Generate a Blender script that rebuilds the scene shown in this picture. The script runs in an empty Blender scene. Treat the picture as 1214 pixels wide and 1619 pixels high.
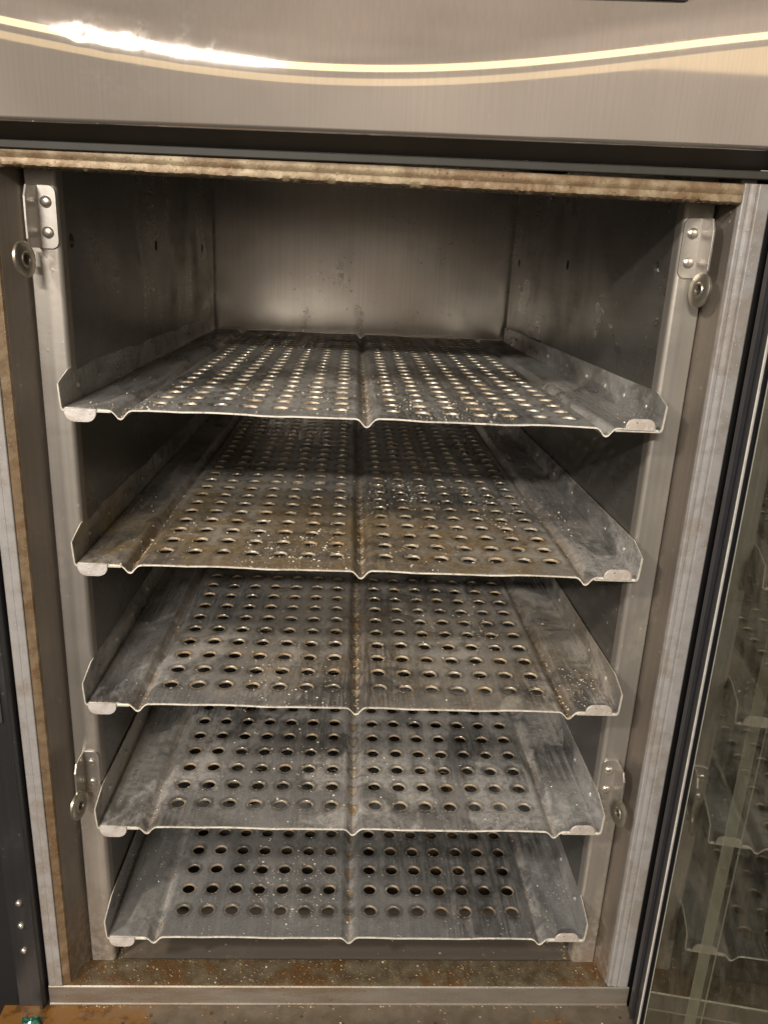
import bpy, math, random
import numpy as np
from mathutils import Vector, Matrix
random.seed(7)
S = bpy.context.scene
col = S.collection
# ------------------------------------------------------------ camera
cam = bpy.data.objects.new('camera', bpy.data.cameras.new('camera')); col.objects.link(cam)
cam.location = (-0.01615, -0.65057, 0.12796)
cam.rotation_euler = (1.25904, -0.04475, -0.03589)
cam.data.sensor_fit = 'VERTICAL'; cam.data.sensor_height = 36
cam.data.lens = 1245.77/1619*36
cam.data.clip_start = .01; cam.data.clip_end = 50
S.camera = cam
# ------------------------------------------------------------ room light: dim warm kitchen
W = bpy.data.worlds.new('World'); S.world = W; W.use_nodes = True
nt = W.node_tree; nt.nodes.clear()
wo = nt.nodes.new('ShaderNodeOutputWorld'); wb = nt.nodes.new('ShaderNodeBackground')
tc = nt.nodes.new('ShaderNodeTexCoord'); sx = nt.nodes.new('ShaderNodeSeparateXYZ')
rp = nt.nodes.new('ShaderNodeValToRGB'); mr = nt.nodes.new('ShaderNodeMapRange')
nt.links.new(tc.outputs['Generated'], sx.inputs[0]); nt.links.new(sx.outputs['Z'], mr.inputs[0])
mr.inputs[1].default_value = -1; mr.inputs[2].default_value = 1
nt.links.new(mr.outputs[0], rp.inputs[0]); wn = nt.nodes.new('ShaderNodeTexNoise'); wn.inputs['Scale'].default_value = 2.3; wn.inputs['Detail'].default_value = 3
wm = nt.nodes.new('ShaderNodeMapRange'); wm.inputs[1].default_value = .35; wm.inputs[2].default_value = .65; wm.inputs[3].default_value = .62; wm.inputs[4].default_value = 1.25
wx = nt.nodes.new('ShaderNodeVectorMath'); wx.operation = 'SCALE'
nt.links.new(tc.outputs['Generated'], wn.inputs['Vector']); nt.links.new(wn.outputs[0], wm.inputs[0]); nt.links.new(rp.outputs[0], wx.inputs[0]); nt.links.new(wm.outputs[0], wx.inputs['Scale'])
nt.links.new(wx.outputs[0], wb.inputs[0]); nt.links.new(wb.outputs[0], wo.inputs[0])
e = rp.color_ramp.elements
e[0].position = 0.30; e[0].color = (.050, .037, .027, 1)
e[1].position = 0.75; e[1].color = (.62, .50, .40, 1)
x = e.new(.43); x.color = (.20, .155, .12, 1)
x = e.new(.50); x.color = (.70, .60, .50, 1)
x = e.new(.64); x.color = (.80, .68, .56, 1)
wb.inputs[1].default_value = .50

def aim(o, tgt):
    o.rotation_euler = (Vector(tgt)-o.location).to_track_quat('-Z', 'Y').to_euler()
def area(name, loc, sx_, sy_, power, colr, tgt):
    l = bpy.data.lights.new(name, 'AREA'); l.shape = 'RECTANGLE'; l.size = sx_; l.size_y = sy_
    l.energy = power; l.color = colr
    o = bpy.data.objects.new(name, l); col.objects.link(o); o.location = loc; aim(o, tgt); return o
area('ceiling_lamp', (-.75, -3.0, 1.27), .70, .09, 80, (1, .93, .83), (0, 0, -.2))
area('side_lamp', (-1.55, -1.35, 1.15), .20, .12, 30, (1, .91, .80), (0, 0, -.1))
area('tube_lamp', (.35, -3.0, 1.235), 4.6, .15, 3.4, (1, .77, .42), (.35, 0, .25))
area('tube_lamp', (.35, -3.0, .93), 4.6, .15, 1.1, (1, .77, .42), (.35, 0, .25))
S.view_settings.view_transform = 'Standard'; S.view_settings.look = 'None'
S.view_settings.exposure = 0.28; S.view_settings.gamma = 1; S.view_settings.use_curve_mapping = False
S.render.engine = 'CYCLES'
S.cycles.max_bounces = 10; S.cycles.diffuse_bounces = 5; S.cycles.glossy_bounces = 6

# ------------------------------------------------------------ node material helpers
class NT:
    def __init__(s, name):
        s.m = bpy.data.materials.new(name); s.m.use_nodes = True
        s.t = s.m.node_tree; s.t.nodes.clear()
        s.out = s.n('ShaderNodeOutputMaterial'); s.b = s.n('ShaderNodeBsdfPrincipled')
        s.t.links.new(s.b.outputs[0], s.out.inputs[0])
        s.tc = s.n('ShaderNodeTexCoord').outputs['Object']
    def n(s, k): return s.t.nodes.new(k)
    def put(s, i, v):
        if isinstance(v, bpy.types.NodeSocket): s.t.links.new(v, i)
        elif isinstance(v, (tuple, list)) and i.type == 'RGBA': i.default_value = tuple(v)+(1,) if len(v) == 3 else v
        else: i.default_value = v
    def map(s, scale=(1, 1, 1), loc=(0, 0, 0)):
        n = s.n('ShaderNodeMapping'); s.put(n.inputs[0], s.tc); n.inputs['Scale'].default_value = scale; n.inputs['Location'].default_value = loc
        return n.outputs[0]
    def noise(s, scale, detail=4, rough=.55, vec=None, dist=0):
        n = s.n('ShaderNodeTexNoise'); s.put(n.inputs['Vector'], vec if vec is not None else s.tc)
        n.inputs['Scale'].default_value = scale; n.inputs['Detail'].default_value = detail
        n.inputs['Roughness'].default_value = rough; n.inputs['Distortion'].default_value = dist
        return n.outputs[0]
    def voro(s, scale, vec=None, feature='F1', rnd=1):
        n = s.n('ShaderNodeTexVoronoi'); n.feature = feature; s.put(n.inputs['Vector'], vec if vec is not None else s.tc)
        n.inputs['Scale'].default_value = scale; n.inputs['Randomness'].default_value = rnd
        return n.outputs['Distance']
    def ramp(s, v, a, b, lo=0, hi=1):
        n = s.n('ShaderNodeMapRange'); n.interpolation_type = 'SMOOTHSTEP' if a < b or True else 'LINEAR'
        s.put(n.inputs[0], v)
        if a > b: a, b, lo, hi = b, a, hi, lo
        n.inputs[1].default_value = a; n.inputs[2].default_value = b; n.inputs[3].default_value = lo; n.inputs[4].default_value = hi
        return n.outputs[0]
    def math(s, op, a, b=0, c=None):
        n = s.n('ShaderNodeMath'); n.operation = op; s.put(n.inputs[0], a); s.put(n.inputs[1], b)
        if c is not None: s.put(n.inputs[2], c)
        return n.outputs[0]
    def mul(s, a, b): return s.math('MULTIPLY', a, b)
    def add(s, a, b): return s.math('ADD', a, b)
    def mix(s, f, a, b):
        n = s.n('ShaderNodeMix'); n.data_type = 'RGBA'
        s.put(n.inputs[0], f); s.put(n.inputs[6], a); s.put(n.inputs[7], b); return n.outputs[2]
    def sep(s):
        n = s.n('ShaderNodeSeparateXYZ'); s.put(n.inputs[0], s.tc); return n.outputs
    def bump(s, h, strength=.3, dist=.001, prev=None):
        n = s.n('ShaderNodeBump'); s.put(n.inputs['Height'], h); n.inputs['Strength'].default_value = strength
        n.inputs['Distance'].default_value = dist
        if prev is not None: s.t.links.new(prev, n.inputs['Normal'])
        return n.outputs[0]
    def fin(s, base, metal, rough, bump=None, **k):
        s.put(s.b.inputs['Base Color'], base); s.put(s.b.inputs['Metallic'], metal); s.put(s.b.inputs['Roughness'], rough)
        if bump is not None: s.t.links.new(bump, s.b.inputs['Normal'])
        for a, v in k.items(): s.put(s.b.inputs[a], v)
        return s.m

def steel(name, base=(.50, .47, .44), rough=.34, metal=.9, brush='z', dirt=.35, dirtcol=(.13, .085, .045), speck=.5, seed=0, bs=.07, cloud=.35, foot=0):
    t = NT(name)
    off = (seed*1.37, seed*.71, seed*2.3)
    sc = {'x': (3, 260, 260), 'y': (260, 3, 260), 'z': (260, 260, 3)}[brush]
    br = t.noise(1, 3, .6, t.map(sc, off))
    big = t.noise(9, 5, .6, t.map((1, 1, 1), off), .6)
    sc2 = {'x': (.35, 2, 2), 'y': (2, .35, 2), 'z': (2, 2, .35)}[brush]
    drip = t.noise(22, 5, .62, t.map(sc2, off), .4)
    fine = t.noise(120, 4, .65, t.map((1, 1, 1), off))
    d = t.ramp(t.add(t.mul(big, .5), t.mul(drip, .5)), .50, .66)
    d = t.mul(t.mul(d, dirt), t.ramp(fine, .3, .62))
    spots = t.ramp(t.voro(85, t.map((1, 1, 1), off)), .16, .06)
    spots = t.mul(t.mul(spots, t.ramp(big, .46, .6)), speck)
    b = t.mix(t.ramp(br, .3, .7), tuple(c*.93 for c in base), tuple(min(1, c*1.05) for c in base))
    b = t.mix(t.mul(t.ramp(big, .35, .7), cloud), b, tuple(c*.72 for c in base))
    b = t.mix(d, b, dirtcol)
    b = t.mix(spots, b, (.42, .36, .27))
    if foot:
        zz = t.sep()[2]
        fm = t.mul(t.ramp(t.add(zz, t.mul(t.math('SUBTRACT', drip, .5), .22)), -.50, -.60), foot)
        b = t.mix(t.mul(fm, t.ramp(fine, .25, .6)), b, (.16, .10, .05))
        d = t.math('MAXIMUM', d, t.mul(fm, .8))
    r = t.add(t.mul(t.ramp(big, .3, .7), .4*cloud), rough-.05)
    r = t.add(r, t.add(t.mul(d, .35), t.mul(br, .05)))
    m = t.math('SUBTRACT', metal, t.add(t.mul(d, .8), t.mul(spots, .7)))
    bp = t.bump(br, bs, .0004); bp = t.bump(t.add(fine, t.mul(spots, 2)), .15, .0006, bp)
    return t.fin(b, m, r, bp)

GX, GAP, GY, Y0, NR, VX = .02617, .02279, .03028, .03632, 23, .20306
def tray(name, seed, ochre=.3, pale=.4, rust=.5, base=(.47, .46, .45), ctr=(0, .2), rimb=.5):
    t = NT(name); off = (seed*3.1, seed*1.9, seed*.7)
    x, y, z = t.sep()[0:3]
    ax = t.math('ABSOLUTE', x)
    u = t.math('DIVIDE', t.math('SUBTRACT', ax, GAP), GX)
    u = t.math('MULTIPLY', t.math('SUBTRACT', t.math('ABSOLUTE', t.math('SUBTRACT', t.math('FRACT', u), .5)), .5), -GX)
    v = t.math('DIVIDE', t.math('SUBTRACT', y, Y0), GY)
    v = t.math('MULTIPLY', t.math('SUBTRACT', t.math('ABSOLUTE', t.math('SUBTRACT', t.math('FRACT', v), .5)), .5), -GY)
    d = t.math('SQRT', t.add(t.mul(u, u), t.mul(v, v)))
    fine = t.noise(150, 5, .7, t.map((1, 1, 1), off))
    mid = t.noise(32, 5, .65, t.map((1, 1, 1), off), .8)
    big = t.noise(7, 4, .6, t.map((1, .7, 1), off), .7)
    big2 = t.noise(9, 5, .6, t.map((1, .6, 1), (off[0]+5, off[1]+3, 0)), 1.0)
    scr = t.noise(1, 3, .6, t.map((330, 14, 50), off))
    dn = t.add(d, t.mul(t.math('SUBTRACT', mid, .5), .006))
    infield = t.mul(t.ramp(ax, .196, .190), t.ramp(y, Y0-.016, Y0-.012))
    ring = t.mul(t.mul(t.ramp(dn, .0105, .0072), t.ramp(mid, .42, .60)), infield)
    rim = t.mul(t.ramp(dn, .0082, .0066), infield)
    base1 = t.mix(t.ramp(big, .38, .62), tuple(c*.50 for c in base), tuple(c*k for c, k in zip(base, (1.24, 1.25, 1.26))))
    base1 = t.mix(t.mul(t.mul(t.ramp(scr, .42, .62), t.ramp(mid, .35, .6)), .6), base1, tuple(c*1.5 for c in base))
    # pale dried haze, with hard-edged tide marks
    pm = t.mul(t.ramp(t.add(big2, t.mul(mid, .22)), .60, .68), t.ramp(fine, .25, .6))
    c = t.mix(t.mul(pm, pale), base1, (.64, .62, .59))
    tide = t.mul(t.ramp(t.math('ABSOLUTE', t.math('SUBTRACT', t.add(big2, t.mul(mid, .22)), .60)), .012, .0), t.ramp(fine, .3, .55))
    c = t.mix(t.mul(tide, .5*pale), c, (.09, .075, .06))
    scf = t.noise(1, 5, .7, t.map((120, 9, 20), (off[1], off[0], 0)), .8)
    c = t.mix(t.mul(t.mul(t.ramp(scf, .56, .66), t.ramp(big2, .40, .62)), .55*pale+.1), c, (.62, .60, .57))
    # ochre baked-on grease: patches near ctr
    dx = t.mul(t.math('SUBTRACT', x, ctr[0]), .55); dy = t.math('SUBTRACT', y, ctr[1])
    dd = t.math('SQRT', t.add(t.mul(dx, dx), t.mul(t.mul(dy, dy), .7)))
    om = t.ramp(t.add(t.mul(t.ramp(dd, .02, .24, 1, 0), .40), t.mul(big, .8)), .46, .70)
    om = t.mul(om, t.ramp(mid, .32, .60, .45, 1))
    c = t.mix(t.mul(om, ochre), c, t.mix(t.ramp(fine, .35, .65), (.27, .195, .09), (.15, .10, .045)))
    # brown crust along grooves
    g = t.math('MINIMUM', ax, t.math('ABSOLUTE', t.math('SUBTRACT', ax, VX)))
    gm = t.mul(t.ramp(t.add(g, t.mul(t.math('SUBTRACT', mid, .5), .022)), .012, .002), t.ramp(mid, .38, .55))
    c = t.mix(t.mul(gm, .25+.6*rust*rust), c, (.13, .085, .045))
    pit = t.noise(520, 3, .7)
    c = t.mix(t.mul(t.ramp(pit, .50, .70), .42), c, (.07, .06, .05))
    # blackened stains
    bk = t.ramp(t.noise(18, 5, .7, t.map((1, 1, 1), (off[0]-3, off[1], 2)), .5), .55, .68)
    c = t.mix(t.mul(bk, .62), c, (.045, .037, .03))
    c = t.mix(t.mul(t.mul(t.ramp(dn, .0118, .0085), infield), .50), c, (.085, .068, .05))
    c = t.mix(t.mul(ring, .2+.5*rust), c, (.22, .135, .06))
    crust = t.mul(t.mul(t.ramp(t.add(d, t.mul(t.math('SUBTRACT', fine, .5), .0026)), .0079, .0070), t.ramp(t.noise(70, 4, .7, t.map((1, 1, 1), (off[1], 0, 4))), .46-.06*rust, .56)), infield)
    c = t.mix(t.mul(crust, .25+.6*rust), c, (.60, .50, .34))
    rimc = t.mix(t.ramp(mid, .42+.1*rimb, .62), (.16+.55*rimb, .14+.50*rimb, .11+.41*rimb), (.30, .18, .08))
    low = t.ramp(z, -.0004, -.0010)                       # the punched collars get their own tone
    c = t.mix(t.mul(t.mul(rim, low), .9), c, rimc)
    # specks
    vs = t.voro(210, t.map((1, 1, 1), off))
    sp = t.mul(t.ramp(t.add(vs, t.mul(t.math('SUBTRACT', fine, .5), .3)), .20, .09), t.ramp(t.noise(24, 4, .7, t.map((1, 1, 1), (off[0], off[1]+8, 0))), .47, .60))
    c = t.mix(t.mul(sp, .85), c, (.66, .60, .49))
    vs2 = t.voro(75, t.map((1, 1, 1), off))
    sp2 = t.mul(t.ramp(t.add(vs2, t.mul(fine, .12)), .19, .12), t.ramp(mid, .5, .6))
    c = t.mix(t.mul(sp2, .2+.6*rust), c, (.22, .12, .045))
    # raw front edge, the light it catches painted in as pale cream
    fe = t.mul(t.ramp(y, .0016, .0006), t.ramp(fine, .30, .5, .35, 1))
    c = t.mix(t.mul(fe, t.ramp(mid, .35, .6, 1, .5)), c, (.85, .80, .70))
    soil = t.math('MINIMUM', t.add(t.add(t.mul(pm, .7*pale), t.mul(om, ochre)), t.add(t.mul(gm, .8), t.add(ring, t.add(sp, bk)))), 1)
    metal = t.mul(t.ramp(soil, 0, 1, .62, .10), t.math('SUBTRACT', 1, fe))
    rough = t.add(t.add(t.ramp(big2, .35, .65, .22, .36), t.mul(t.ramp(scr, .4, .65), .10)), t.mul(soil, .16))
    h = t.add(t.mul(scr, .3), t.add(t.mul(fine, .5), t.add(t.mul(sp, 1.5), t.add(t.mul(gm, .8), t.mul(om, .4)))))
    bp = t.bump(h, .32, .0006); bp = t.bump(t.noise(5, 2, .5, t.map((1, 1, 1), off)), .25, .006, bp)
    return t.fin(c, metal, rough, bp)

def plain(name, c, rough=.5, metal=0, nscale=60, var=.3, bumpd=.0004, **k):
    t = NT(name); n = t.noise(nscale, 5, .65); n2 = t.noise(nscale*.15, 3)
    cc = t.mix(t.mul(t.ramp(n, .3, .7), var), c, tuple(v*.45 for v in c))
    return t.fin(cc, metal, t.add(t.mul(n2, .15), rough-.07), t.bump(n, .3, bumpd), **k)

def grime(name, light, dark, rustc, rust_amt=.6, grit=1.0, metal=.15, along='x', rough=.6, dots=.7):
    t = NT(name)
    st = {'x': (.25, 1, 1), 'z': (1, 1, .25), 'n': (1, 1, 1)}[along]
    a = t.noise(75, 5, .6, t.map(st)); b = t.noise(14, 4, .6, t.map(st), .6); f = t.noise(420, 4, .7)
    c = t.mix(t.ramp(a, .25, .75), light, dark)
    rm = t.mul(t.ramp(t.add(t.mul(b, .7), t.mul(a, .3)), .47, .60), rust_amt)
    c = t.mix(rm, c, rustc)
    sp = t.ramp(t.voro(330), .22, .1)
    c = t.mix(t.mul(t.mul(sp, t.ramp(a, .45, .6)), .6), c, tuple(min(1, v*1.7) for v in light))
    dk = t.mul(t.mul(t.ramp(t.voro(120), .14, .07), t.ramp(b, .45, .6)), dots)
    c = t.mix(dk, c, (.03, .022, .015))
    h = t.add(t.mul(f, .6), t.add(a, t.mul(sp, .8)))
    return t.fin(c, metal, t.add(rough, t.mul(a, .1)), t.bump(h, .55*grit, .0012))

M_header = None
def header_mat():
    t = NT('header_steel')
    br = t.noise(1, 3, .6, t.map((500, 500, 9))); big = t.noise(10, 4, .6, None, .5); ver = t.noise(1, 4, .65, t.map((90, 90, 12)))
    fine = t.noise(260, 3, .7)
    b = t.mix(t.ramp(br, .3, .7), (.73, .665, .605), (.77, .70, .635))
    sm = t.mul(t.ramp(big, .52, .64), t.ramp(fine, .35, .6))
    b = t.mix(t.mul(sm, .30), b, (.74, .71, .69))
    dots = t.mul(t.ramp(t.voro(46), .10, .05), t.ramp(t.noise(15), .52, .6))
    b = t.mix(t.mul(dots, .5), b, (.82, .78, .74))
    r = t.add(t.add(.036, t.mul(sm, .03)), t.mul(t.ramp(ver, .5, .7), .006))
    return t.fin(b, .90, r, t.bump(t.add(br, t.mul(ver, .6)), .015, .0001))
MH = header_mat()
M_pillar = steel('pillar_steel', (.42, .39, .355), .38, .72, 'z', .38, (.18, .13, .08), .5, 1, .07, .3, .6)
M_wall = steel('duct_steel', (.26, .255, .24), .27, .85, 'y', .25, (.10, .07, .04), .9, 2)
M_back = steel('back_steel', (.62, .57, .51), .24, .84, 'z', .16, (.34, .28, .21), .35, 3, .03, .06)
M_floor = steel('floor_steel', (.20, .17, .14), .45, .5, 'x', 1, (.12, .075, .035), 1, 4)
M_liner = steel('liner_steel', (.33, .29, .25), .36, .75, 'z', .55, (.14, .09, .05), .5, 5, .07, .35, .8)
M_face = grime('gasket_face_grey', (.355, .34, .335), (.29, .275, .27), (.21, .16, .11), .40, .3, .15, 'n', .38, .25)
M_brown = grime('greasy_brown_edge', (.30, .22, .14), (.15, .10, .055), (.16, .085, .035), .6, .6, .25, 'n', .45)
M_strip = grime('gritty_top_rail', (.36, .285, .185), (.20, .145, .085), (.15, .08, .035), .6, .9, .25, 'n', .42)
M_bstrip = grime('gritty_bottom_rail', (.19, .155, .10), (.085, .065, .04), (.15, .065, .015), .6, 1.0, .25, 'n', .42)
M_bface = grime('bottom_face_grey', (.27, .24, .205), (.21, .18, .15), (.17, .105, .05), .4, .4, .45, 'x', .36)
M_hook = steel('bracket_steel', (.52, .49, .455), .34, .85, 'z', .3, (.16, .12, .08), .3, 6)
M_rivet = plain('rivet_steel', (.72, .67, .60), .28, .9, 200, .15)
M_screw = plain('screw_steel', (.60, .55, .46), .30, .9, 120, .3)
M_socket = plain('socket_dark', (.03, .025, .02), .5, .3)
M_black = plain('black_rubber', (.022, .022, .026), .36, 0, 80, .3)
M_dgrey = steel('door_post_steel', (.105, .105, .11), .30, .8, 'z', .2, (.05, .04, .03), .25, 8)
M_under = plain('header_underside', (.045, .04, .034), .5, .4, 40, .3)
M_lower = plain('header_lip', (.06, .058, .05), .6, .1, 40, .3)
M_dark = plain('void_dark', (.008, .008, .009), .7)
M_crumb = plain('dried_crumb', (.62, .54, .42), .8, 0, 300, .6)
M_crumb2 = plain('pale_crumb', (.82, .77, .66), .8, 0, 300, .4)
M_moss = plain('blackened_crust', (.06, .045, .025), .8, 0, 300, .5)
M_crust = plain('brown_crust', (.34, .22, .11), .75, 0, 300, .6)

def ledge_mat():
    t = NT('greasy_ledge')
    big = t.noise(9, 5, .65, t.map((1, 1.6, 1), (1.3, .2, 0)), .6); a = t.noise(50, 5, .65); f = t.noise(300, 4, .7)
    x, y, z = t.sep()[0:3]
    left = t.ramp(x, -.02, -.22)
    om = t.ramp(t.add(big, t.mul(left, .28)), .58, .72)
    c = t.mix(t.ramp(a, .3, .7), (.22, .185, .145), (.155, .125, .09))
    c = t.mix(t.mul(om, .9), c, (.19, .085, .012))
    c = t.mix(t.mul(t.mul(om, t.ramp(a, .52, .62)), .7), c, (.07, .025, .01))
    dk = t.ramp(t.voro(60, t.map((1, 1, 1), (2, 1, 0))), .16, .08)
    c = t.mix(t.mul(dk, .6), c, (.04, .025, .012))
    return t.fin(c, t.ramp(om, 0, 1, .4, 0), t.ramp(om, 0, 1, .34, .22), t.bump(t.add(t.mul(a, 1.3), t.mul(f, .3)), .5, .0015))
M_ledge = ledge_mat()

def glass_mat():
    t = NT('door_glass')
    tr = t.n('ShaderNodeBsdfTransparent'); gl = t.n('ShaderNodeBsdfGlossy'); mx = t.n('ShaderNodeMixShader')
    tr.inputs[0].default_value = (.50, .55, .45, 1); gl.inputs[0].default_value = (.62, .645, .58, 1)
    sm = t.noise(26, 4, .6, t.map((1, 1, .6)), .5)
    t.put(gl.inputs['Roughness'], t.ramp(sm, .35, .70, .010, .05))
    lw = t.n('ShaderNodeLayerWeight'); lw.inputs[0].default_value = .32
    f = t.ramp(lw.outputs['Fresnel'], 0, 1, .42, 1)
    t.put(mx.inputs[0], f); t.t.links.new(tr.outputs[0], mx.inputs[1]); t.t.links.new(gl.outputs[0], mx.inputs[2])
    hz = t.n('ShaderNodeBsdfDiffuse'); hz.inputs[0].default_value = (.17, .155, .12, 1)
    m2 = t.n('ShaderNodeMixShader'); t.put(m2.inputs[0], t.add(t.ramp(t.noise(60, 5, .7, t.map((1, 1, .3))), .42, .70, .06, .30), t.ramp(t.noise(9, 5, .65, None, 1.0), .42, .60, 0, .26)))
    t.t.links.new(mx.outputs[0], m2.inputs[1]); t.t.links.new(hz.outputs[0], m2.inputs[2])
    t.t.links.new(m2.outputs[0], t.out.inputs[0]); return t.m
M_glass = glass_mat()

# ------------------------------------------------------------ mesh helpers
class MB:
    def __init__(s): s.v = []; s.f = []; s.mi = []
    def face(s, pts, mi=0):
        b = len(s.v); s.v += [tuple(p) for p in pts]; s.f.append(tuple(range(b, b+len(pts)))); s.mi.append(mi)
    def box(s, x0, x1, y0, y1, z0, z1, mi=0):
        c = [(x, y, z) for z in (z0, z1) for y in (y0, y1) for x in (x0, x1)]
        b = len(s.v); s.v += c
        for q in ((0, 2, 3, 1), (4, 5, 7, 6), (0, 1, 5, 4), (2, 6, 7, 3), (0, 4, 6, 2), (1, 3, 7, 5)):
            s.f.append(tuple(b+i for i in q)); s.mi.append(mi)
    def sweep(s, prof, p0, p1, mi=0, close=True, caps=True, mis=None):
        """prof: list of 3-vectors offset (already in world axes); extruded from p0 to p1"""
        b = len(s.v); n = len(prof)
        for P in (p0, p1): s.v += [tuple(Vector(P)+Vector(q)) for q in prof]
        for i in range(n if close else n-1):
            j = (i+1) % n; s.f.append((b+i, b+j, b+n+j, b+n+i)); s.mi.append(mis[i] if mis else mi)
        if caps and close:
            s.f.append(tuple(b+i for i in range(n))[::-1]); s.mi.append(mi)
            s.f.append(tuple(b+n+i for i in range(n))); s.mi.append(mi)
    def rev(s, prof, M, seg=24, mi=0):
        """prof: (r, h) list revolved round local z, placed by matrix M"""
        b = len(s.v)
        for r, h in prof:
            for k in range(seg):
                a = 2*math.pi*k/seg; s.v.append(tuple(M @ Vector((r*math.cos(a), r*math.sin(a), h))))
        for i in range(len(prof)-1):
            for k in range(seg):
                k2 = (k+1) % seg
                s.f.append((b+i*seg+k, b+i*seg+k2, b+(i+1)*seg+k2, b+(i+1)*seg+k)); s.mi.append(mi)
        s.f.append(tuple(b+k for k in range(seg))[::-1]); s.mi.append(mi)
        m = b+(len(prof)-1)*seg; s.f.append(tuple(m+k for k in range(seg))); s.mi.append(mi)
    def plate(s, outline, M, th, mi=0, bev=.0):
        """outline 2D (u,v) in plane, extruded along local +z by th, with a small bevel on the front"""
        n = len(outline); cu = sum(p[0] for p in outline)/n; cv = sum(p[1] for p in outline)/n
        def sh(p, k): 
            d = math.hypot(p[0]-cu, p[1]-cv); q = 1-k/d; return (cu+(p[0]-cu)*q, cv+(p[1]-cv)*q)
        rings = [[(p[0], p[1], 0) for p in outline], [(p[0], p[1], th-bev) for p in outline], [sh(p, bev)+(th,) for p in outline]]
        b = len(s.v)
        for R in rings: s.v += [tuple(M @ Vector(q)) for q in R]
        for i in range(2):
            for k in range(n):
                j = (k+1) % n; s.f.append((b+i*n+k, b+i*n+j, b+(i+1)*n+j, b+(i+1)*n+k)); s.mi.append(mi)
        s.f.append(tuple(b+k for k in range(n))[::-1]); s.mi.append(mi)
        s.f.append(tuple(b+2*n+k for k in range(n))); s.mi.append(mi)
    def build(s, name, mats, parent=None, smooth=None, weld=True, recalc=True):
        me = bpy.data.meshes.new(name); me.from_pydata(s.v, [], s.f); me.update()
        if not isinstance(mats, (list, tuple)): mats = [mats]
        for m in mats: me.materials.append(m)
        me.polygons.foreach_set('material_index', s.mi)
        if weld:
            import bmesh
            bm = bmesh.new(); bm.from_mesh(me); bmesh.ops.remove_doubles(bm, verts=bm.verts, dist=1e-6)
            if recalc: bmesh.ops.recalc_face_normals(bm, faces=bm.faces)
            bm.to_mesh(me); bm.free()
        if smooth is not None:
            me.polygons.foreach_set('use_smooth', [True]*len(me.polygons)); me.set_sharp_from_angle(angle=math.radians(smooth))
        o = bpy.data.objects.new(name, me); col.objects.link(o)
        if parent: o.parent = parent
        return o
def empty(name, loc, label=None, cat=None, group=None):
    o = bpy.data.objects.new(name, None); col.objects.link(o); o.location = loc; o.empty_display_size = .05
    if label: tag(o, label, cat, group)
    return o
def tag(o, label, cat, group=None, kind=None):
    o['label'] = label; o['category'] = cat
    if group: o['group'] = group
    if kind: o['kind'] = kind
    return o
def rrect(x0, x1, z0, z1, r, n=5, corners=(1, 1, 1, 1)):
    out = []
    for (cx, cz, a0), on in zip(((x1-r, z1-r, 0), (x0+r, z1-r, 90), (x0+r, z0+r, 180), (x1-r, z0+r, 270)), corners):
        if on:
            for k in range(n+1):
                a = math.radians(a0+90*k/n); out.append((cx+r*math.cos(a), cz+r*math.sin(a)))
        else: out.append((cx+r*(1 if a0 in (0, 270) else -1), cz+r*(1 if a0 in (0, 90) else -1)))
    return out
def frame(o, u, v):
    """matrix with local x=u, y=v, z=u×v at origin o"""
    u = Vector(u).normalized(); v = Vector(v).normalized(); w = u.cross(v)
    return Matrix(((u.x, v.x, w.x, o[0]), (u.y, v.y, w.y, o[1]), (u.z, v.z, w.z, o[2]), (0, 0, 0, 1)))

def holed(mb, x0, x1, y0, y1, cx, cy, r, P, seg=16, rings=((1.15, 0), (1.0, -.0008), (.97, -.0030)), mi=0):
    """rectangular cell with a round hole; P maps (x,y,z)->point; rings=(radius factor, z)"""
    n4 = seg//4; out = []
    for k in range(seg):
        a = 2*math.pi*(k+.5)/seg if False else 2*math.pi*k/seg
        c, s_ = math.cos(a), math.sin(a); m = max(abs(c), abs(s_)); c /= m; s_ /= m
        out.append((cx+(c*(x1-cx) if c > 0 else c*(cx-x0)), cy+(s_*(y1-cy) if s_ > 0 else s_*(cy-y0)), 0))
    R = [out]
    for fr, z in rings: R.append([(cx+r*fr*math.cos(2*math.pi*k/seg), cy+r*fr*math.sin(2*math.pi*k/seg), z) for k in range(seg)])
    b = len(mb.v)
    for q in R: mb.v += [P(*p) for p in q]
    for i in range(len(R)-1):
        for k in range(seg):
            j = (k+1) % seg; mb.f.append((b+i*seg+k, b+i*seg+j, b+(i+1)*seg+j, b+(i+1)*seg+k)); mb.mi.append(mi)

# ============================================================ THE CABINET
cab = empty('holding_cabinet', (0, 0, -.645), 'open stainless steel proofing cabinet with worn greasy frame round five perforated shelves', 'cabinet')
CO = Vector((0, 0, .645))      # children are written in world coordinates, then shifted to the cabinet's base
def part(mb, name, mats, smooth=None, parent=None, weld=True):
    o = mb.build(name, mats, None, smooth, weld); o.parent = parent or cab
    if parent is None: o.location = CO
    return o
ZT, ZB = .262, -.619
DB = .765
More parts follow.
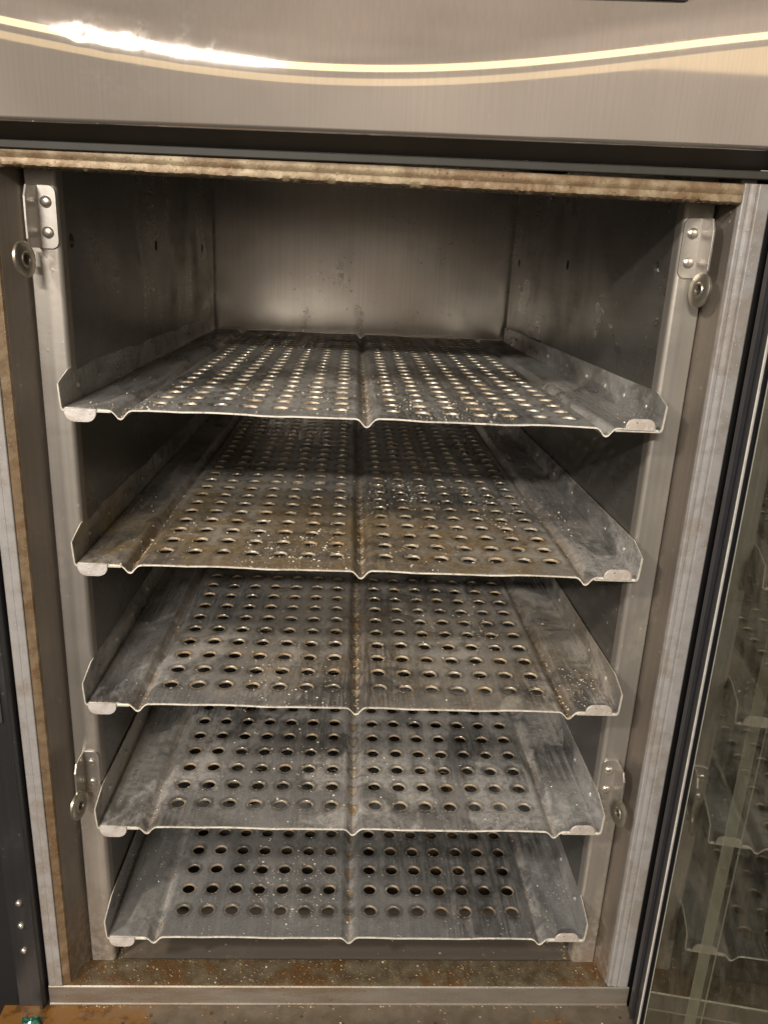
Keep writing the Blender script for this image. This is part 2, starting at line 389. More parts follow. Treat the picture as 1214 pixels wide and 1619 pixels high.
# duct side panels: wall with slots + front flange (pillar)
def side_panel(sg):
    X = .2525*sg; t = .0012
    mb = MB()
    hy = [.0559, .3513, .6525] if sg < 0 else [.075, .382, .6893]
    hz = .1300
    P = lambda y, z, d: (X+sg*d, y, z)
    y0 = .0455; ytop = .748
    # vertical bands: below row, hole row, above
    mb.face([P(y0, ZB, 0), P(ytop, ZB, 0), P(ytop, hz-.02, 0), P(y0, hz-.02, 0)])
    mb.face([P(y0, hz+.02, 0), P(ytop, hz+.02, 0), P(ytop, .242, 0), P(y0, .242, 0)])
    cuts = [y0]
    for h in hy: cuts += [max(y0, h-.02), h+.02]
    cuts.append(ytop)
    for i in range(len(cuts)-1):
        if i % 2 == 0 and cuts[i+1] > cuts[i]: mb.face([P(cuts[i], hz-.02, 0), P(cuts[i+1], hz-.02, 0), P(cuts[i+1], hz+.02, 0), P(cuts[i], hz+.02, 0)])
    for h in hy:
        holed(mb, max(y0, h-.02), h+.02, hz-.02, hz+.02, h, hz, .0062, lambda a, b, c: (X-sg*c*1.0, a, b), 16, ((1, 0), (1, -.004), (.02, -.0042)), 0)
    wall = part(mb, 'side_wall', M_wall)
    # pillar: rounded bend at the wall, flat face, return behind seam
    pr = []
    for k in range(7):
        a = math.radians(90*k/6); pr.append((X+sg*.0042*(1-math.cos(a)), .0342-.0042*math.sin(a), 0))
    pr += [(sg*.2768, .0300, 0), (sg*.2776, .0308, 0), (sg*.2776, .045, 0), (sg*.262, .045, 0), (X, .045, 0)]
    mb = MB(); mb.sweep(pr, (0, 0, ZB+.002), (0, 0, .232))
    pl = part(mb, 'side_pillar', M_pillar, 35)
    return pl
pil = {sg: side_panel(sg) for sg in (-1, 1)}
# liner: strip between pillar seam and door frame, back wall, ceiling, floor
mb = MB(); mb.sweep([(-.2785, .040, 0), (-.2790, .036, 0), (-.2900, .004, 0), (-.2960, .004, 0), (-.2960, .040, 0)], (0, 0, ZB), (0, 0, .25)); part(mb, 'liner_edge', M_liner)
mb = MB(); mb.sweep([(.2785, .040, 0), (.2785, .036, 0), (.2835, .004, 0), (.2960, .004, 0), (.2960, .040, 0)], (0, 0, ZB), (0, 0, .25)); part(mb, 'liner_edge', M_liner)
mb = MB(); mb.box(-.30, .30, DB, DB+.01, -.63, .30)
part(mb, 'back_wall', M_back)
mb = MB(); mb.sweep([(-.262, .748, 0), (-.262, .7645, 0), (-.256, .7645, 0), (-.2526, .7495, 0)], (0, 0, ZB), (0, 0, .242)); part(mb, 'corner_trim', M_wall)
mb = MB(); mb.sweep([(.262, .748, 0), (.262, .7645, 0), (.256, .7645, 0), (.2526, .7495, 0)], (0, 0, ZB), (0, 0, .242)); part(mb, 'corner_trim', M_wall)
mb = MB(); mb.box(-.30, .30, .002, .775, .262, .272); part(mb, 'liner_ceiling', M_wall)
mb = MB(); mb.box(-.30, .30, .032, .775, -.632, ZB); part(mb, 'liner_floor', M_floor)
mb = MB(); mb.box(-.315, -.3005, .041, .776, -.64, .28); part(mb, 'outer_side', M_dgrey)
mb = MB(); mb.box(.3005, .315, .041, .776, -.64, .28); part(mb, 'outer_side', M_dgrey)

# door frame
mb = MB()
mb.sweep([(-.2902, .0035, 0), (-.2912, .0012, 0), (-.2975, -.0015, 0), (-.2982, -.0010, 0), (-.2982, .038, 0), (-.2965, .038, 0), (-.2965, .0035, 0)], (0, 0, -.6165), (0, 0, .1815))
part(mb, 'frame_inner_edge', M_brown)
def jit(pr): return pr
mb = MB()
mb.sweep([(-.2984, .002, 0), (-.2984, -.0022, 0), (-.2990, -.0028, 0), (-.3040, -.0028, 0), (-.3045, -.0025, 0), (-.3052, -.0025, 0), (-.3057, -.0028, 0), (-.3118, -.0028, 0), (-.3128, -.0018, 0), (-.3128, .040, 0), (-.2984, .040, 0)], (0, 0, -.617), (0, 0, .1955))
part(mb, 'frame_stile', M_face, 30)
mb = MB()
mb.sweep([(.2840, .0036, 0), (.2845, -.0005, 0), (.2856, -.0012, 0), (.2880, -.0012, 0), (.2886, -.0008, 0), (.2902, -.0008, 0), (.2910, -.0012, 0), (.2942, -.0014, 0), (.2948, -.0011, 0), (.2964, -.0011, 0), (.2970, -.0016, 0), (.3058, -.0016, 0), (.3070, -.0004, 0), (.3075, .0030, 0), (.3075, .040, 0), (.2962, .040, 0), (.2962, .0036, 0)], (0, 0, -.617), (0, 0, .1955))
part(mb, 'frame_stile', M_face, 30)

# gritty top rail: noisy lower lip
def top_rail():
    mb = MB(); n = 420; L0, L1 = -.2982, .2838
    prof = [(.0375, .1830), (.0340, .1822), (.0090, .1812), (.0012, .1806), (-.0014, .1822), (-.0018, .1850), (-.0010, .1872), (-.0020, .1893), (-.0022, .1925), (-.0012, .1948), (.0010, .1955), (.0375, .1955)]
    rnd = np.random.RandomState(3)
    def sm(a, k): 
        ker = np.ones(k)/k; return np.convolve(np.pad(a, k, 'wrap'), ker, 'same')[k:-k]
    N = [sm(rnd.rand(n)-.5, 2)*.0010 + sm(rnd.rand(n)-.5, 9)*.0016 for _ in prof]
    N2 = [sm(rnd.rand(n)-.5, 2)*.0007 for _ in prof]
    m = len(prof)
    for i in range(n):
        X = L0+(L1-L0)*i/(n-1)
        for j, (y, z) in enumerate(prof):
            w = [.0, .6, .9, 1.0, .9, .5, .4, .3, .2, .2, .1, 0][j]
            zz = z+(N[j][i] if j > 0 else 0)*w - max(0, (X-.18))*.006*w
            mb.v.append((X, y+N2[j][i]*w, zz))
    for i in range(n-1):
        for j in range(m):
            k = (j+1) % m; mb.f.append((i*m+j, i*m+k, (i+1)*m+k, (i+1)*m+j)); mb.mi.append(0)
    mb.f.append(tuple(range(m))); mb.mi.append(0); mb.f.append(tuple((n-1)*m+j for j in range(m))[::-1]); mb.mi.append(0)
    part(mb, 'frame_rail', M_strip, 40)
top_rail()
# gritty bottom rail
def bottom_rail():
    mb = MB(); n = 360; L0, L1 = -.2962, .2838
    prof = [(.0315, -.6300), (.0315, -.6172), (.0250, -.6166), (.0190, -.6175), (.0140, -.6172), (.0080, -.6176), (.0020, -.6172), (-.0008, -.6180), (-.0008, -.6300)]
    rnd = np.random.RandomState(5)
    def sm(a, k): 
        ker = np.ones(k)/k; return np.convolve(np.pad(a, k, 'wrap'), ker, 'same')[k:-k]
    m = len(prof); N = [sm(rnd.rand(n)-.5, 2)*.0012+sm(rnd.rand(n)-.5, 8)*.0012 for _ in prof]
    for i in range(n):
        X = L0+(L1-L0)*i/(n-1)
        for j, (y, z) in enumerate(prof):
            w = [0, .5, 1, 1, 1, .8, .6, .2, 0][j]; mb.v.append((X, y, z+N[j][i]*w))
    for i in range(n-1):
        for j in range(m):
            k = (j+1) % m; mb.f.append((i*m+j, i*m+k, (i+1)*m+k, (i+1)*m+j)); mb.mi.append(0)
    part(mb, 'frame_rail', M_bstrip, 40)
bottom_rail()
mb = MB(); mb.sweep([(0, -.0010, -.6178), (0, -.0016, -.6184), (0, -.0022, -.6190), (0, -.0022, -.6405), (0, -.0034, -.6414), (0, -.0034, -.6440), (0, .03, -.6440), (0, .03, -.6310), (0, -.0010, -.6310)], (-.3135, 0, 0), (.3085, 0, 0))
part(mb, 'frame_face', M_bface, 30)
# base ledge in front, caked with grease
mb = MB(); N_ = 60
mb.box(-.36, .36, -.30, -.0036, -.665, -.6425)
part(mb, 'base_ledge', M_ledge)

# header panel (bowed brushed steel)
def header():
    px = np.array([-.2608, -.2359, -.2088, -.1556, -.0907, -.0027, .0638, .1301, .1959, .2681]); pz = np.array([.2743, .2700, .2650, .2591, .2547, .2550, .2601, .2702, .2835, .2959])
    co = np.polyfit(px, pz, 4)
    xs = np.linspace(-.40, .40, 321); K = 4.5
    mb = MB(); nz = 90; rows = []
    rnd = np.random.RandomState(2)
    def zc(x):
        xx = min(max(x, -.28), .29); b = np.polyval(co, xx); sl = np.polyval(np.polyder(co), xx); return b+sl*(x-xx)*.6
    for x in xs:
        zb = .2117+.0136*x
        c = zc(x); row = []
        for k in range(nz):
            z = zb + (.46-zb)*(k/(nz-1))**1.35
            s = .062; dz = z-c
            KL, KH = .016, .020
            def G(d):
                d2 = max(min(d, KH), -KL)
                g = s*d2+K/2*d2*d2
                if d > KH: g += (s+K*KH)*(d-KH)+.4*min(d-KH, .05)**2
                if d < -KL: g += (s-K*KL)*(d+KL)
                return g
            y = -.0300 + (G(dz) - G(zb-c))
            for bx, bz, am, sg in ((-.2090, .2655, .00016, .0030), (-.1750, .2640, .00010, .0030), (-.164, .2625, -.00008, .003), (-.190, .2640, .00006, .005), (-.140, .2590, .00004, .004)):
                y += am*math.exp(-((x-bx)**2+(z-bz)**2)/(2*sg*sg))
            # rounded lower edge
            d = z-zb
            if d < .003: y += (.003-math.sqrt(max(0, .003**2-(.003-d)**2)))*.8
            row.append((x, y, z))
        rows.append(row)
    n = len(xs)
    for r in rows: mb.v += r
    for i in range(n-1):
        for k in range(nz-1):
            mb.f.append((i*nz+k, (i+1)*nz+k, (i+1)*nz+k+1, i*nz+k+1)); mb.mi.append(0)
    part(mb, 'header_panel', MH, 60)
    # underside & lip
    mb = MB()
    for i in range(n-1):
        a, b = rows[i][0], rows[i+1][0]
        mb.face([a, b, (b[0], -.0045, .2018+.011*b[0]), (a[0], -.0045, .2018+.011*a[0])])
    part(mb, 'header_underside', M_under)
    mb = MB(); mb.sweep([(0, -.0044, .1958), (0, -.0050, .1964), (0, -.0050, .2008), (0, -.0040, .2017), (0, .002, .2017), (0, .002, .1958)], (-.36, 0, -.0035), (.36, 0, .0035))
    part(mb, 'header_lip', M_lower, 30)
    mb = MB(); mb.box(-.40, .40, .025, .25, .2738, .46); part(mb, 'header_box', M_under)
    mb = MB(); mb.plate(rrect(.05, .2123, .3072, .42, .006), frame((0, -.0265, 0), (1, 0, 0), (0, 0, 1)), .004, 0, .0006)
    part(mb, 'dark_plate', M_dgrey)  # dark rounded plate at the header's upper right
header()

# duct hooks
def hook(sg, zc, xd, yd, zd):
    Mf = frame((0, .0298, 0), (1, 0, 0), (0, 0, 1))          # local z -> -y? u×v = x×z = -y
    mb = MB()
    xs = sorted((sg*.2535, sg*.2695))
    out = rrect(xs[0], xs[1], zc-.024, zc+.024, .006, 6, (1, 0, 0, 1) if sg < 0 else (0, 1, 1, 0))
    if sg < 0: out = rrect(xs[0], xs[1], zc-.024, zc+.024, .006, 6, (1, 0, 0, 1))
    mb.plate(out, Mf, .0016, 0, .0003)
    # outward leg, folded towards the viewer
    a = Vector((sg*.2690, .0284, 0)); b = Vector((sg*.2700, .0055, 0)); d = (b-a).normalized(); L = (b-a).length
    nn = Vector((d.y, -d.x, 0)) if sg > 0 else Vector((-d.y, d.x, 0))
    o2 = [(0, -.0235), (L-.004, -.0235), (L, -.017), (L+.0002, -.003), (L, .014), (L-.0045, .0225), (0, .024)]
    M2 = Matrix(((d.x, 0, nn.x, a.x), (d.y, 0, nn.y, a.y), (0, 1, 0, zc), (0, 0, 0, 1)))
    mb.plate(o2, M2, .0016, 0, .0003)
    h = part(mb, 'duct_hook', M_hook)
    for dz in (.0115, -.0115):
        m = MB(); m.rev([(.0046, 0), (.0045, .0008), (.0034, .0017), (.0016, .0021), (.0001, .0022)], frame((sg*.2612, .0282, zc+dz), (1, 0, 0), (0, 0, 1)), 20)
        r = m.build('rivet', M_rivet, h, 50)
    n = Vector((-sg*.97, -.20, .06)).normalized(); up = Vector((0, 0, 1)); u = up.cross(n).normalized(); v = n.cross(u)
    Md = frame((xd, yd, zd), u, v)
    m = MB(); m.rev([(.0128, -.0015), (.0138, -.0010), (.0138, .0010), (.0128, .0016), (.0062, .0017), (.0054, .0024), (.0042, .0024), (.0039, .0004), (.0001, .0002)], Md, 28)
    s = m.build('thumb_screw', M_screw, h, 40)
    m = MB(); m.rev([(.0040, .0003), (.0040, .0006), (.0001, .0007)], Md, 6)
    k = m.build('screw_shank', M_socket, h)
    m = MB(); m.rev([(.0030, -.0045), (.0030, -.0012)], Md, 16); m.build('screw_shank', M_screw, h, 40)
hook(-1, .1470, -.2735, .0070, .1145); hook(1, .1470, .2672, .0105, .1145); hook(-1, -.3735, -.2680, .0050, -.3950); hook(1, -.3735, .2690, .0060, -.3960)

# left door post with three screws
mb = MB()
mb.sweep([(-.3165, -.004, 0), (-.3190, -.0085, 0), (-.3215, -.0085, 0), (-.3228, -.0050, 0), (-.3235, -.0045, 0), (-.3440, -.0045, 0), (-.3452, -.0030, 0), (-.3452, .03, 0), (-.3165, .03, 0)], (0, 0, -.6422), (0, 0, .2020))
post = part(mb, 'door_post', M_dgrey, 30)
for x, z in ((-.3322, -.5060), (-.3326, -.5345), (-.3326, -.5670)):
    m = MB(); m.rev([(.0034, 0), (.0034, .0006), (.0030, .0018), (.0018, .0028), (.0001, .0031)], frame((x, -.0045, z), (1, 0, 0), (0, 0, 1)), 20)
    m.build('screw', M_rivet, post, 50)
mb = MB(); mb.plate(rrect(-.40, -.3265, -.297, .19, .003), frame((0, -.0047, 0), (1, 0, 0), (0, 0, 1)), .0015, 0, .0004)
part(mb, 'hinge_plate', steel('hinge_steel', (.26, .26, .27), .3, .85, 'z', .2))
mb = MB(); mb.box(-.3164, -.3130, .004, .03, -.642, .195); part(mb, 'door_seal', M_black)
mb = MB(); mb.box(-.42, -.3460, .02, .05, -.665, .202); part(mb, 'dark_filler', M_dark)  # added dark slab standing in for the black void beside the post

# right: glass door standing open on its hinge
ang = math.radians(-5.5); Dv = Vector((-math.sin(-ang), -math.cos(ang), 0)); Dv = Vector((-.09585, -.9954, 0)); Nv = Vector((-.9954, .09585, 0))   # Nv faces the cabinet side
O = Vector((.305, 0, 0))
def dsweep(mb, pts, z0, z1, mi=0):
    mb.sweep([tuple(O+Dv*a-Nv*b) for a, b in pts], (0, 0, z0), (0, 0, z1), mi)
door = None
mb = MB(); dsweep(mb, [(.008, .0060), (.010, .0050), (.0425, .0050), (.0425, .05), (.008, .05)], -.640, .21); door = part(mb, 'glass_door', M_black)
def dpart(mb, name, mat, smooth=None, parent=None):
    return mb.build(name, mat, parent or door, smooth)
mb = MB(); dsweep(mb, [(.012, .0035), (.0135, .0022), (.022, .0022), (.024, .0035), (.024, .0048), (.012, .0048)], -.636, .20); dpart(mb, 'gasket', M_black, 30)
mb = MB(); dsweep(mb, [(.0402, .0036), (.0406, .0030), (.0412, .0030), (.0416, .0036), (.0416, .0049), (.0402, .0049)], -.638, .21); dpart(mb, 'trim_strip', plain('trim_steel', (.78, .75, .70), .35, .35, 90, .35), 30)
mb = MB(); dsweep(mb, [(.0440, .0075), (.62, .0075), (.62, .0500), (.0440, .0500)], -.638, .21); dpart(mb, 'door_back', M_dark)
mb = MB(); dsweep(mb, [(.0665, .0010), (.0670, -.0002), (.0672, -.0002), (.615, -.0002), (.615, .0036), (.0665, .0036)], -.630, .20); dpart(mb, 'glass_pane', M_glass)
mb = MB(); dsweep(mb, [(.0650, .0010), (.0653, -.0006), (.0658, -.0006), (.0663, .0010), (.0663, .0040), (.0650, .0040)], -.634, .205); dpart(mb, 'glass_edge', plain('glass_edge', (.36, .36, .31), .3, .3, 90, .4), 30)
def stile_overlay_mat():  # look of the green stile behind the pane, painted on an added overlay
    t = NT('stile_overlay'); tr = t.n('ShaderNodeBsdfTransparent'); m = t.n('ShaderNodeMixShader')
    t.fin(t.mix(t.noise(40), (.44, .43, .30), (.22, .23, .16)), 0, .4)
    t.put(m.inputs[0], t.ramp(t.sep()[2], -.66, .0, .32, .05)); t.t.links.new(tr.outputs[0], m.inputs[1]); t.t.links.new(t.b.outputs[0], m.inputs[2]); t.t.links.new(m.outputs[0], t.out.inputs[0]); return t.m
M_stile_overlay = stile_overlay_mat()
mb = MB(); dsweep(mb, [(.147, -.0006), (.165, -.0006), (.165, -.0003), (.147, -.0003)], -.630, .20); dpart(mb, 'stile_overlay_strip', M_stile_overlay)  # added strip on the pane front, so the stile behind shows
mb = MB(); dsweep(mb, [(.1735, -.0006), (.1750, -.0006), (.1750, -.0003), (.1735, -.0003)], -.630, .20); dpart(mb, 'stile_overlay_strip', M_stile_overlay)
M_stile = plain('green_stile', (.30, .31, .23), .5, .2, 70, .4)
mb = MB(); dsweep(mb, [(.148, .0042), (.166, .0042), (.166, .0070), (.148, .0070)], -.630, .20); dpart(mb, 'inner_stile', M_stile)
mb = MB(); dsweep(mb, [(.1745, .0042), (.1762, .0042), (.1762, .0070), (.1745, .0070)], -.630, .20); dpart(mb, 'inner_stile', M_stile)
for z, s_ in ((-.128, .0528), (-.222, .0545), (-.49, .0535), (-.03, .0530)):
    c0 = O+Dv*s_-Nv*.0074
    m = MB(); m.rev([(.0030, 0), (.0030, .0008), (.0022, .0020), (.0001, .0024)], frame((c0.x, c0.y, z), Dv, (0, 0, 1)) if (Dv.cross(Vector((0, 0, 1)))).dot(Nv) > 0 else frame((c0.x, c0.y, z), (0, 0, 1), Dv), 18)
    dpart(m, 'screw', M_rivet, 50)
mb = MB(); mb.box(.3085, .345, .010, .05, -.6655, .204); part(mb, 'dark_filler', M_dark)  # added dark slab filling the black gap behind the door

# ============================================================ SHELVES
def deck_mesh():
    mb = MB()
    D = .745; T = -.0013
    cells = [(GAP+i*GX) for i in range(7)]
    ye = [Y0+(r-.5)*GY for r in range(NR+1)]
    zprof = []
    def V(c): return [(c-.0095, 0), (c-.0070, -.0009), (c-.0048, -.0030), (c-.0020, -.0066), (c, -.0074), (c+.0020, -.0066), (c+.0048, -.0030), (c+.0070, -.0009), (c+.0095, 0)]
    edgeL = cells[0]-GX/2; edgeR = cells[-1]+GX/2
    bands = []
    bands.append([(-.2475, 0), (-VX-.0095, 0)]); bands.append(V(-VX)); bands.append([(-VX+.0095, 0), (-edgeR, 0)])
    bands.append([(-edgeL, 0)]+[p for p in V(0)][0:] + [(edgeL, 0)])
    bands.append([(edgeR, 0), (VX-.0095, 0)]); bands.append(V(VX)); bands.append([(VX+.0095, 0), (.2475, 0)])
    ys = [0, .0004]+ye+[D]
    for top in (0, T):
        for b in bands:
            for i in range(len(b)-1):
                for a, c in zip(ys[:-1], ys[1:]):
                    mb.face([(b[i][0], a, b[i][1]+top), (b[i+1][0], a, b[i+1][1]+top), (b[i+1][0], c, b[i+1][1]+top), (b[i][0], c, b[i][1]+top)])
        # front & back plain strips over the hole field
        for s_ in (-1, 1):
            for a, c in ((0, .0004), (.0004, ye[0]), (ye[-1], D)):
                
                for cx in cells:
                    for h2 in (0, 1):
                        xa, xb = sorted((s_*(cx-GX/2+h2*GX/2), s_*(cx+h2*GX/2))); mb.face([(xa, a, top), (xb, a, top), (xb, c, top), (xa, c, top)])
            for cx in cells:
                for r in range(NR):
                    x = s_*cx; rr = .0066
                    rg = ((1.17, 0), (1.06, -.0002), (1.0, -.0008), (.99, -.0021)) if top == 0 else ((1.05, 0),)
                    holed(mb, x-GX/2, x+GX/2, ye[r], ye[r+1], x, (ye[r]+ye[r+1])/2, rr, lambda a, b_, c_, tp=top: (a, b_, c_+tp), 16, rg)
    # front lip
    full = []
    for b in bands:
        full += b
    full = sorted(set((round(p, 6), q) for p, q in full+[(sg_*(cx+k_*GX/2), 0) for sg_ in (-1, 1) for cx in cells for k_ in (-1, 0, 1)]))
    for yy in (0, D):
        for i in range(len(full)-1):
            a, b = full[i], full[i+1]; mb.face([(a[0], yy, a[1]), (b[0], yy, b[1]), (b[0], yy, b[1]+T), (a[0], yy, a[1]+T)])
    for xx in (-.2475, .2475): mb.face([(xx, 0, 0), (xx, D, 0), (xx, D, T), (xx, 0, T)])
    mb.v = [(x, y, z+.00045*math.sin(x*41+1)*math.cos(y*9)+.0003*math.sin(x*93+y*21)+.00012*math.sin(x*310+2)*max(0, 1-y*40)) for x, y, z in mb.v]
    return mb
def rail_mesh(sg):
    """folded side channel: bottom flange, upright leaning out, chamfered front corner, spot-weld dimples"""
    mb = MB(); D = .747
    ys = [-.0006, .0060, .016, .026] + list(np.linspace(.05, D, 24))
    def top(y): 
        if y < .006: return .0195+ (y+.0006)*.35
        if y < .026: return .0218+(y-.006)*.31
        return .0280-.006*(y/D)
    rows = []
    for y in ys:
        h = top(y); w = .00025*math.sin(y*31)
        rows.append([(.2105, -.0018), (.2478, -.0018), (.2492, -.0012), (.2500, .0004), (.2506+w, h*.5), (.2512+w, h), (.2522+w, h-.0002), (.2518+w, h*.5), (.2510, 0.0), (.2500, -.0024), (.2484, -.0031), (.2105, -.0031)])
    m = len(rows[0])
    for y, r in zip(ys, rows): mb.v += [(sg*a, y, b) for a, b in r]
    for i in range(len(ys)-1):
        for j in range(m):
            k = (j+1) % m; mb.f.append((i*m+j, i*m+k, (i+1)*m+k, (i+1)*m+j)); mb.mi.append(1 if j == 5 else 0)
    mb.f.append(tuple(range(m))); mb.mi.append(1); mb.f.append(tuple((len(ys)-1)*m+j for j in range(m))); mb.mi.append(0)
    for y in (.045, .105, .165, .235, .32, .42, .53, .64):
        X = sg*.2503
        mb.rev([(.0001, .0015), (.0014, .0013), (.0024, .0006), (.0030, -.0005)][::-1], frame((X, y, .0115), (0, 1, 0), (0, 0, 1)) if sg < 0 else frame((X, y, .0115), (0, 0, 1), (0, 1, 0)), 10)
    return mb
def tab_mesh(up):
    mb = MB(); n = 10; T = .0014
    if up: x0, x1, h = .2185, .2440, .0098
    else: x0, x1, h = -.2480, -.2220, -.0112
    out = [(x0, 0)]
    r = abs(h)*.75; sgn = 1 if h > 0 else -1
    pts = []
    for k in range(n+1):
        a = math.pi-math.pi/2*k/n; pts.append((x0+r+r*math.cos(a), h-sgn*r+sgn*r*math.sin(a)))
    for k in range(n+1):
        a = math.pi/2-math.pi/2*k/n; pts.append((x1-r+r*math.cos(a), h-sgn*r+sgn*r*math.sin(a)))
    out = [(x0, 0)]+pts+[(x1, 0)]
    if up: out = out[::-1]
    base = -.0013 if up else -.0002
    mb.plate([(a, b+base) for a, b in out], frame((0, -.0004, 0), (1, 0, 0), (0, 0, 1)), T, 0, .0004)
    return mb
M_tab = grime('tab_metal', (.74, .70, .68), (.50, .46, .43), (.42, .30, .19), .35, 1.0, .3, 'n', .40)
specs = [
 ((-.0018+.0006, -.0011, 0.0), dict(seed=1, ochre=.30, pale=.40, rust=.40, ctr=(.02, .25)), 'topmost perforated steel shelf, grey with orange specks along its middle groove', dict(base=(.46, .455, .445), rimb=1.0)),
 ((-.0012, .0010, -.13773), dict(seed=2, ochre=.90, pale=.60, rust=.7, ctr=(-.05, .08)), 'second shelf from the top, baked ochre brown at front left and strewn with white crumbs', {}),
 ((-.0010, -.0010, -.27582), dict(seed=3, ochre=.55, pale=.65, rust=.9, ctr=(.10, .12)), 'middle shelf with rusty crust round its holes and an orange stain at front right', {}),
 ((.0006, -.0002, -.41471), dict(seed=4, ochre=.16, pale=.65, rust=.45, ctr=(-.15, .02)), 'second perforated shelf from the bottom, mottled pale grey with a rusty front left hole', {}),
 ((.0010, .0008, -.55377), dict(seed=5, ochre=.04, pale=.22, rust=.10, ctr=(-.2, .02), base=(.34, .338, .333), rimb=.1), 'bottom perforated shelf, cleanest and darkest blue grey with a few pale crumbs', {}),
]
deck0 = deck_mesh().build('shelf_deck', tray('tray_soil', 0), None, 35, True, False)
M_rim = plain('pale_rim', (.80, .74, .64), .42, .35, 200, .55)  # paler metal for the rail's top edge and front end
railL = rail_mesh(-1).build('side_rail', [M_wall, M_rim], None, 35); railR = rail_mesh(1).build('side_rail', [M_wall, M_rim], None, 35)
tabL = tab_mesh(False).build('folded_tab', M_tab, None, 30); tabR = tab_mesh(True).build('folded_tab', M_tab, None, 30)
shelves = []
for i, (loc, kw, lab, ex) in enumerate(specs):
    kw = dict(kw); kw.update(ex)
    root = empty('perforated_shelf', loc, lab, 'shelf', 'perforated steel shelves stacked in the cabinet')
    mt = tray('tray_soil', **kw)
    kr = dict(kw); kr['ochre'] = kw['ochre']*.3
    for src in (deck0, railL, railR, tabL, tabR):
        o = src if i == 0 else src.copy()
        if i: col.objects.link(o)
        o.parent = root
        if src in (deck0, railL, railR):
            o.material_slots[0].link = 'OBJECT'; o.material_slots[0].material = mt
    shelves.append(root)

# ============================================================ crumbs and crust (nobody could count them)
def lump(mb, c, r, mi=0, flat=.6):
    a0 = random.random()*6.28; n = random.choice((4, 5, 6)); b = len(mb.v)
    ring = []
    for k in range(n):
        a = a0+6.283*k/n; q = r*random.uniform(.65, 1.25); ring.append((c[0]+q*math.cos(a), c[1]+q*math.sin(a), c[2]-r*.1))
    up = (c[0]+r*random.uniform(-.3, .3), c[1]+r*random.uniform(-.3, .3), c[2]+r*flat*random.uniform(.7, 1.5))
    mb.v += ring+[up, (c[0], c[1], c[2]-r*.3)]
    for k in range(n):
        j = (k+1) % n; mb.f.append((b+k, b+j, b+n)); mb.mi.append(mi); mb.f.append((b+j, b+k, b+n+1)); mb.mi.append(mi)
def gz(x):
    for c in (-VX, 0, VX):
        d = abs(x-c)
        if d < .0095: return -.0074*(1-d/.0095)
    return 0
def hit_hole(x, y):
    ax = abs(x)
    if ax > .196 or ax < .009: return False
    u = (ax-GAP)/GX; v = (y-Y0)/GY
    return math.hypot((u-round(u))*GX, (v-round(v))*GY) < .0075 and -.5 < v < NR-.5
amount = [(800, 420, 700), (1500, 650, 900), (650, 700, 1000), (380, 350, 550), (480, 200, 200)]
cl = [[(.02, .10, .07), (-.02, .12, .06), (-.19, .01, .02), (.05, .02, .05)], [(.09, .27, .05), (.06, .24, .04), (-.12, .04, .06), (.2, .2, .05), (-.02, .03, .05)],
      [(.10, .2, .06), (.12, .16, .03), (.22, .05, .02), (-.1, .06, .05)], [(-.04, .10, .05), (-.1, .2, .06), (0, .03, .1)], [(-.04, .03, .04), (-.08, .09, .03), (.05, .3, .1)]]
names = ['topmost', 'second', 'middle', 'fourth', 'bottom']
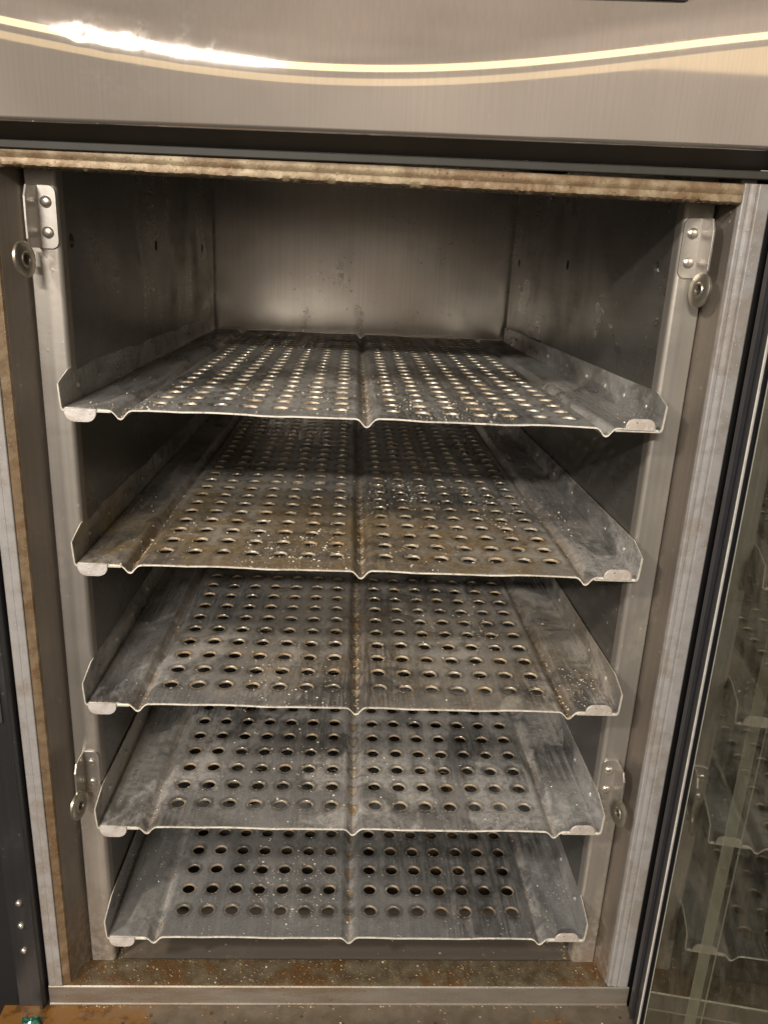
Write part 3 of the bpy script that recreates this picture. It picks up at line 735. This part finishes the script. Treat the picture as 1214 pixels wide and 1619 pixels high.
for i, root in enumerate(shelves):
    mb = MB(); free, groove, edge = amount[i]
    k = 0
    while k < free:
        if random.random() < .72:
            c = random.choice(cl[i]); x = random.gauss(c[0], c[2]); y = random.gauss(c[1], c[2])
        else: x = random.uniform(-.243, .243); y = random.uniform(.003, .6)
        if abs(x) > .245 or y < .002 or y > .72 or hit_hole(x, y): continue
        k += 1; lump(mb, (x, y, gz(x)), min(.0020,  .00040+.00030*random.expovariate(1)), random.choice((0, 0, 2, 2, 1)))
    for k in range(groove):
        c = random.choice((0, 0, 0, -VX, -VX, VX)); x = c+random.gauss(0, .0022)+(.003 if c == 0 else .0)*random.random(); y = abs(random.gauss(0, .16))+.001
        if c == -VX: y *= .6; x += .004
        lump(mb, (x, y, gz(x)), min(.0019, .0003+.0003*random.expovariate(1)), 1 if random.random() < .72 else 0)
    for k in range(edge):
        if random.random() < .5:   # front edge burrs
            x = random.uniform(-.245, .245); lump(mb, (x, random.uniform(-.0002, .003), gz(x)-(.0004 if random.random() < .4 else 0)), random.uniform(.0003, .0007), random.randint(0, 1))
        else:                      # on hole rims
            cx = random.choice((-1, 1))*(GAP+GX*random.randint(0, 6)); cy = Y0+GY*min(NR-1, int(abs(random.gauss(0, 4)))); a = random.random()*6.28
            lump(mb, (cx+.0073*math.cos(a), cy+.0073*math.sin(a), 0), random.uniform(.0004, .0010), 1 if random.random() < .6 else 0)
    o = mb.build('crumbs', [M_crumb, M_crust, M_crumb2], None, None, False); o.location = root.location
    tag(o, 'dried crumbs and crust scattered over the %s perforated shelf' % (names[i] if i != 3 else 'second lowest'), 'crumbs', None, 'stuff')
mb = MB()
for k in range(1300):
    x = random.uniform(-.285, .28); y = random.uniform(0, .031) if random.random() < .93 else random.uniform(.03, .07)
    lump(mb, (x, y, -.6168 if y < .031 else -.6188), min(.0016, .0002+.0003*random.expovariate(1)), 0 if random.random() < .06 else 1)
for k in range(120):
    x = random.uniform(-.31, .30); y = random.uniform(-.006, -.003) if random.random() < .6 else random.uniform(-.03, -.006)
    lump(mb, (x, y, -.6424), random.uniform(.0004, .0014), random.choice((0, 1, 1)))
for k in range(900):
    x = random.uniform(-.297, .283); u = random.random()
    lump(mb, (x, .001+.006*u, .1806-max(0, x-.18)*.006), random.uniform(.0003, .0012)*(1.7 if x > .22 and random.random() < .3 else 1), 2)
for k in range(300):
    sgx = random.choice((-1, -1, 1)); lump(mb, (sgx*random.uniform(.245, .283), random.uniform(.022, .07), -.6186), random.uniform(.0005, .0016), 1)
tag(mb.build('food_debris', [M_crumb, M_crust, M_moss], None, None, False), 'gritty food debris caked along the bottom rail and ledge of the cabinet', 'debris', None, 'stuff')

# green foil scrap on the ledge
t = NT('green_foil'); t.fin(t.mix(t.ramp(t.noise(160), .4, .6), (.02, .14, .09), (.10, .32, .24)), .7, .25)
mb = MB()
random.seed(11); pts = []
for i in range(7):
    for j in range(6):
        pts.append((-.3335+i*.0032+random.uniform(-.0012, .0012), -.0360+j*.0030+random.uniform(-.001, .001), -.6418+random.uniform(0, .0035)+(.006 if (i in (4, 5) and j in (3, 4)) else 0)))
mb.v += pts
for i in range(6):
    for j in range(5):
        a = i*6+j; mb.f.append((a, a+6, a+7)); mb.mi.append(0); mb.f.append((a, a+7, a+1)); mb.mi.append(0)
o = mb.build('foil_scrap', t.m); md = o.modifiers.new('s', 'SOLIDIFY'); md.thickness = .0003
tag(o, 'crumpled green foil scrap lying on the greasy ledge at the lower left', 'scrap')
